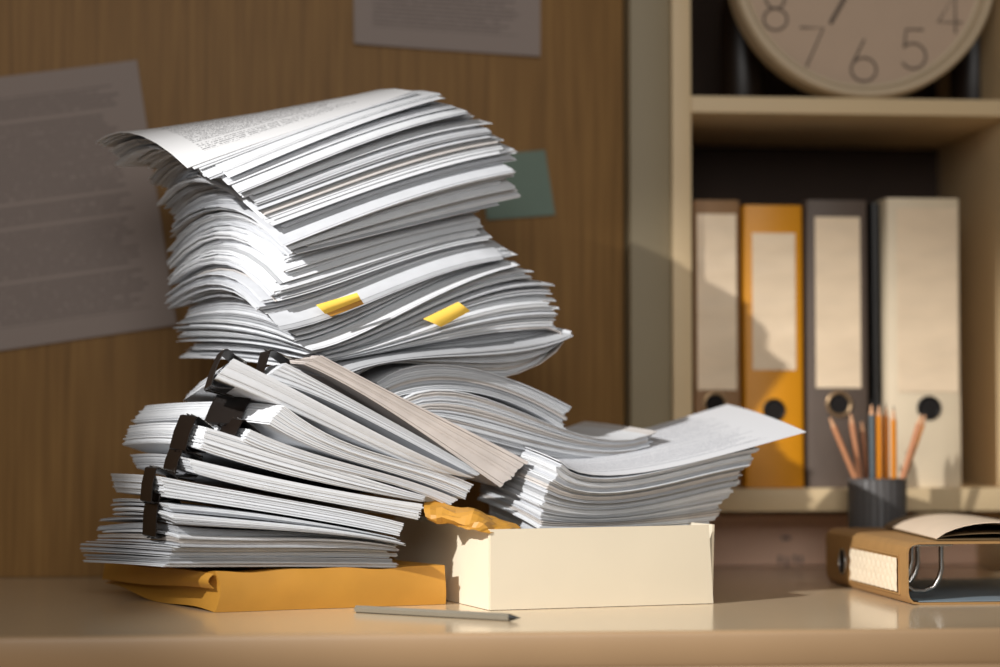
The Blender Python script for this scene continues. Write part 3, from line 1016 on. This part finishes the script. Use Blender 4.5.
def binder(x0p, x1p, ytop, m, label, lab, hole, ringm=None, Y=SY + .02, dep=.26, zrot=0):
    a = at(x0p, 490, Y); b = at(x1p, 490, Y)
    x0, x1 = a.x, b.x; zt = at(x0p, ytop, Y).z; z0 = zb1 + .0003
    root = empty('ring_binder', ((x0 + x1) / 2, Y, z0)); tag(root, label, 'binder', None)
    wdt = x1 - x0
    t_ = .0028
    # covers joined by the spine, one bent board (open at top, bottom and rear)
    prof = [(x0 + t_, Y + dep), (x0 + t_ * .6, Y + .006), (x0 + .003, Y + .0018), (x0 + .008, Y), (x1 - .008, Y), (x1 - .003, Y + .0018), (x1 - t_ * .6, Y + .006), (x1 - t_, Y + dep)]
    g = [[Vector((px, py, z0 + (zt - z0) * k / 4)) for k in range(5)] for px, py in prof]
    v, f, uv = slab_from_grid(g, t_); meshobj('cover', v, f, m, root, 30)
    # paper block inside
    boxo('paper_block', x0 + .006, x1 - .006, Y + .012, Y + dep - .02, z0 + .006, zt - .022, PAPER[3], root, .0005)
    if lab:
        lx0, lx1 = at(lab[0], 300, Y).x, at(lab[1], 300, Y).x; lz1, lz0 = at(lab[0], lab[2], Y).z, at(lab[0], lab[3], Y).z
        g = []
        for i in range(9):
            row = []
            for j in range(25):
                row.append(Vector((lx0 + (lx1 - lx0) * i / 8, Y - .0022 - .0006 * math.sin(j * 1.1 + i * .5) * math.sin(PI * i / 8), lz0 + (lz1 - lz0) * j / 24)))
            g.append(row)
        v, f, uv = slab_from_grid(g, .0005); meshobj('spine_label', v, f, M['label'], root, 60)
    if hole:
        hx, hy, hr = hole
        c = at(hx, hy, Y - .0016); r = hr * (Y + 2.1) / 1995
        vs = []; n = 40
        for yy in (Y - .0017, Y - .0012):
            vs += [Vector((c.x + r * math.cos(2 * PI * k / n), yy, c.z + r * math.sin(2 * PI * k / n))) for k in range(n)]
        fs = [tuple(range(n)), tuple(range(2 * n - 1, n - 1, -1))] + [(k, (k + 1) % n, n + (k + 1) % n, n + k) for k in range(n)]
        fh = meshobj('finger_hole', vs, fs, M['hole'], root)
        v, f = tube_vf([Vector((c.x + r * math.cos(2 * PI * k / n), Y - .0022, c.z + r * math.sin(2 * PI * k / n))) for k in range(n)], .0016 if ringm is None else .0024, 8, True)
        meshobj('hole_ring', v, f, ringm or M['clip'], fh, 60)
    return root


binder(694.5, 742, 200, M['brown'], 'brown ring binder at the left end of the row, against the bookcase side', (697, 736, 214, 390), (715, 404, 11.5), M['brass'])
binder(744.5, 805, 205, M['ochre'], 'bright yellow ring binder with a short pale label', (752, 795, 233, 370), (774, 410, 10.5))
binder(807.5, 870, 200, M['taupe'], 'dark taupe ring binder with a long pale label and metal ringed hole', (815, 860, 217, 388), (839, 404, 12), M['brass'])
binder(873, 884, 203, M['black'], 'narrow black binder squeezed between the taupe and the cream ones', None, None, None, SY + .045, .2)
binder(888, 963, 198, M['cream'], 'wide cream ring binder at the right end of the row', (897, 957, 208, 392), (929, 408, 11.5))

# ---- clock -----------------------------------------------------------------------


def clock():
    Yc = SY + .006
    c = at(863, -44, Yc); R = (at(1000, 0, Yc).x - at(863, 0, Yc).x) * .972; c.x += .004
    c.z = zu1 + R + .0006
    root = empty('round_clock', Vector((c.x, Yc + .02, zu1))); tag(root, 'large round clock with thin numerals standing on the upper shelf', 'clock')

    def rev(nm, prof, m, n=96):
        vs, fs = [], []
        for (r, y) in prof:
            for k in range(n):
                q = 2 * PI * k / n
                vs.append(Vector((c.x + r * math.cos(q), Yc + y, c.z + r * math.sin(q))))
        for i in range(len(prof) - 1):
            for k in range(n):
                fs.append((i * n + k, i * n + (k + 1) % n, (i + 1) * n + (k + 1) % n, (i + 1) * n + k))
        fs.append(tuple(range(n))[::-1]); fs.append(tuple((len(prof) - 1) * n + k for k in range(n)))
        meshobj(nm, vs, fs, m, root, 40)
    # case ring: outer wall, rounded lip, inner slope to the dial
    n = 96
    prof = [(R * .86, .045), (R, .045), (R, .012), (R * .995, .004), (R * .975, .0), (R * .945, .0), (R * .925, .004), (R * .905, .016), (R * .86, .017)]
    vs, fs = [], []
    for (r, y) in prof:
        for k in range(n):
            q = 2 * PI * k / n; vs.append(Vector((c.x + r * math.cos(q), Yc + y, c.z + r * math.sin(q))))
    m_ = len(prof)
    for i in range(m_):
        for k in range(n):
            i2 = (i + 1) % m_
            fs.append((i * n + k, i * n + (k + 1) % n, i2 * n + (k + 1) % n, i2 * n + k))
    meshobj('clock_case', vs, fs, M['rim'], root, 40)
    rev('dial', [(R * .9, .0165), (R * .9, .030)], M['dial'])
    yd = Yc + .0155
    s = R / 137.0

    def stroke(nm, lines, w, par=root):
        vs, fs = [], []
        for pts in lines:
            closed = pts[0] == pts[-1] and len(pts) > 3
            P = [Vector((c.x + (x - 863) * s, yd, c.z - (y + 44) * s)) for x, y in (pts[:-1] if closed else pts)]
            v, f = tube_vf(P, w * s / 2, 6, closed)
            for q in v: q.y = yd + (q.y - yd) * .25
            b0 = len(vs); vs += v; fs += [tuple(b0 + i for i in ff) for ff in f]
        meshobj(nm, vs, fs, M['ink'], par)

    def arc(cx, cy, rx, ry, a0, a1, k=20):
        r_ = [(cx + rx * math.cos(math.radians(a0 + (a1 - a0) * i / k)), cy - ry * math.sin(math.radians(a0 + (a1 - a0) * i / k))) for i in range(k + 1)]
        if abs(a1 - a0) >= 360: r_[-1] = r_[0]
        return r_

    def numeral(ch, x, y):
        W = 2.1
        if ch == '6': L_ = [arc(x, y + 8, 13, 12, 0, 360), [(x - 11, y + 1), (x + 1, y - 23)]]
        elif ch == '7': L_ = [[(x - 13, y - 20), (x + 11, y - 20), (x - 7, y + 20)]]
        elif ch == '8': L_ = [arc(x, y + 9, 12, 11, 0, 360), arc(x, y - 11, 9.5, 9, 0, 360)]
        elif ch == '5': L_ = [[(x + 10, y - 20), (x - 8, y - 20), (x - 10, y - 2)] + arc(x - 1, y + 7, 13, 13, 140, -150)]
        elif ch == '4': L_ = [[(x + 5, y + 20), (x + 5, y - 20), (x - 13, y + 9), (x + 12, y + 9)]]
        elif ch == '3': L_ = [arc(x - 1, y - 10, 10, 9.5, 150, -90), arc(x - 1, y + 8.5, 12, 11, 90, -150)]
        elif ch == '9': L_ = [arc(x, y - 8, 13, 12, 0, 360), [(x + 11, y - 1), (x - 1, y + 23)]]
        elif ch == '2': L_ = [arc(x, y - 9, 11, 11, 160, -30) + [(x - 12, y + 20), (x + 12, y + 20)]]
        elif ch == '1': L_ = [[(x - 6, y - 12), (x + 2, y - 20), (x + 2, y + 20)]]
        elif ch == '0': L_ = [arc(x, y, 11, 20, 0, 360)]
        else: return
        stroke('numeral', L_, W)
    for h in range(1, 13):
        q = math.radians(h * 30)
        x = 863 + 104 * math.sin(q); y = -47 - 101 * math.cos(q)
        t_ = str(h)
        if len(t_) == 1: numeral(t_, x, y)
        else:
            numeral(t_[0], x - 11, y); numeral(t_[1], x + 12, y)
    stroke('minute_hand', [[(863, -44), (829, 16)]], 4.2)
    stroke('hour_hand', [[(863, -44), (905, -70)]], 5.5)
    stroke('hub', [[(862, -44), (863, -44), (864, -44)]], 12)


clock()


def bottle(px, label, Y=.60, h=.25, r=.03):
    c = at(px, 90, Y); c.z = zu1 + .0005
    prof = [(0, 0), (r * .9, 0), (r, .006), (r, h * .55), (r * .8, h * .66), (r * .36, h * .78), (r * .34, h * .96), (r * .42, h * .965), (r * .42, h), (r * .25, h), (r * .22, h * .8), (0, h * .79)]
    n = 40; vs, fs = [], []
    for (rr, z) in prof:
        for k in range(n):
            q = 2 * PI * k / n; vs.append(c + Vector((rr * math.cos(q), rr * math.sin(q), z)))
    for i in range(len(prof) - 1):
        for k in range(n):
            fs.append((i * n + k, i * n + (k + 1) % n, (i + 1) * n + (k + 1) % n, (i + 1) * n + k))
    o = meshobj('dark_bottle', vs, fs, M['bottle'], None, 40)
    tag(o, label, 'bottle')


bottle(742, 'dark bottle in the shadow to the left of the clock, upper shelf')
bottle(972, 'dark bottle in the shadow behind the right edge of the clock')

# ---- storage box in the lowest bay
sb = empty('storage_box', (.66, .62, .0)); tag(sb, 'pinkish storage box standing under the lowest bookcase board', 'box')
sx0, sx1 = at(706, 560, .61).x, at(978, 560, .61).x
boxo('box_body', sx0, sx1, .61, .755, .0008, .058, M['pink'], sb, .002)
boxo('box_lid', sx0 - .002, sx1 + .002, .607, .757, .0582, .072, M['pink'], sb, .002)
for (x, y, w_, h_) in ((786, 538, 9, 4), (780, 560, 3, 8), (787, 562, 3, 9), (795, 559, 3, 8), (801, 560, 3, 8)):
    p = at(x, y, .609); q_ = w_ * .00068; r_ = h_ * .00068
    boxo('printed_mark', p.x - q_, p.x + q_, .6085, .6099, p.z - r_, p.z + r_, M['smudge'], sb, 0)

# ---- papers on the wall
PY = .496


def pinned(name, c4, m, label, cat, curl=.004, base=.0015, ni=10, nj=14):
    a, b, c, d = [at(x, y, PY) for x, y in c4]    # tl tr br bl
    g = []
    for i in range(ni + 1):
        row = []
        for j in range(nj + 1):
            u_, v_ = i / ni, j / nj
            p = a.lerp(b, u_).lerp(d.lerp(c, u_), v_)
            p.y = .5 - base - curl * (abs(2 * u_ - 1) ** 3 * .5 + max(0, v_ - .3) ** 2)
            row.append(p)
        g.append(row)
    v, f, uv = slab_from_grid(g, .0005)
    o = meshobj(name, v, f, m, None, 60, uv)
    return tag(o, label, cat)


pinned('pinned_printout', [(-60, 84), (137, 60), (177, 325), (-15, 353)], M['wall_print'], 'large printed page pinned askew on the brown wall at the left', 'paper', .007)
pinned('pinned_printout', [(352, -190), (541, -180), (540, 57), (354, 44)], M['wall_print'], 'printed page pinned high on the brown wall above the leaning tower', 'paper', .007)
pinned('sticky_note', [(478, 155), (545, 150), (555, 215), (487, 220)], M['green'], 'square green sticky note on the brown wall right of the tower', 'sticky note', .005, ni=6, nj=6)

# ---------------------------------------------------------------- light
def spot(name, aim, u, dist, energy, ang, blend, rad):
    u = u.normalized()
    d = bpy.data.lights.new(name, 'SPOT')
    o = bpy.data.objects.new(name, d); COL.objects.link(o)
    o.location = aim - u * dist
    o.rotation_euler = u.to_track_quat('-Z', 'Y').to_euler()
    d.energy = energy; d.spot_size = math.radians(ang); d.spot_blend = blend; d.shadow_soft_size = rad
    d.color = (1.0, .98, .955)


spot('window_light', Vector((.35, .08, .14)), Vector((.75, .54, -.50)), 3.0, 440, 20, .7, .02)

ar = bpy.data.lights.new('front_fill_area', 'AREA'); ar.shape = 'RECTANGLE'; ar.size = 1.6; ar.size_y = 1.0
ao = bpy.data.objects.new('front_fill_light', ar); COL.objects.link(ao)  # unseen soft fill added in front to lift the bays and papers
ao.location = (.1, -2.9, 1.1)
ao.rotation_euler = (Vector((.3, .3, .1)) - ao.location).to_track_quat('-Z', 'Y').to_euler()
ar.energy = 33
ar.color = (1, .98, .95)

wd = bpy.data.worlds.new('room_air'); sc.world = wd; wd.use_nodes = True
wd.node_tree.nodes['Background'].inputs[0].default_value = (1, .97, .93, 1)
wd.node_tree.nodes['Background'].inputs[1].default_value = .12

vs_ = sc.view_settings
vs_.view_transform = 'Standard'; vs_.look = 'None'; vs_.gamma = 1.0; vs_.use_curve_mapping = False
vs_.exposure = 0.0
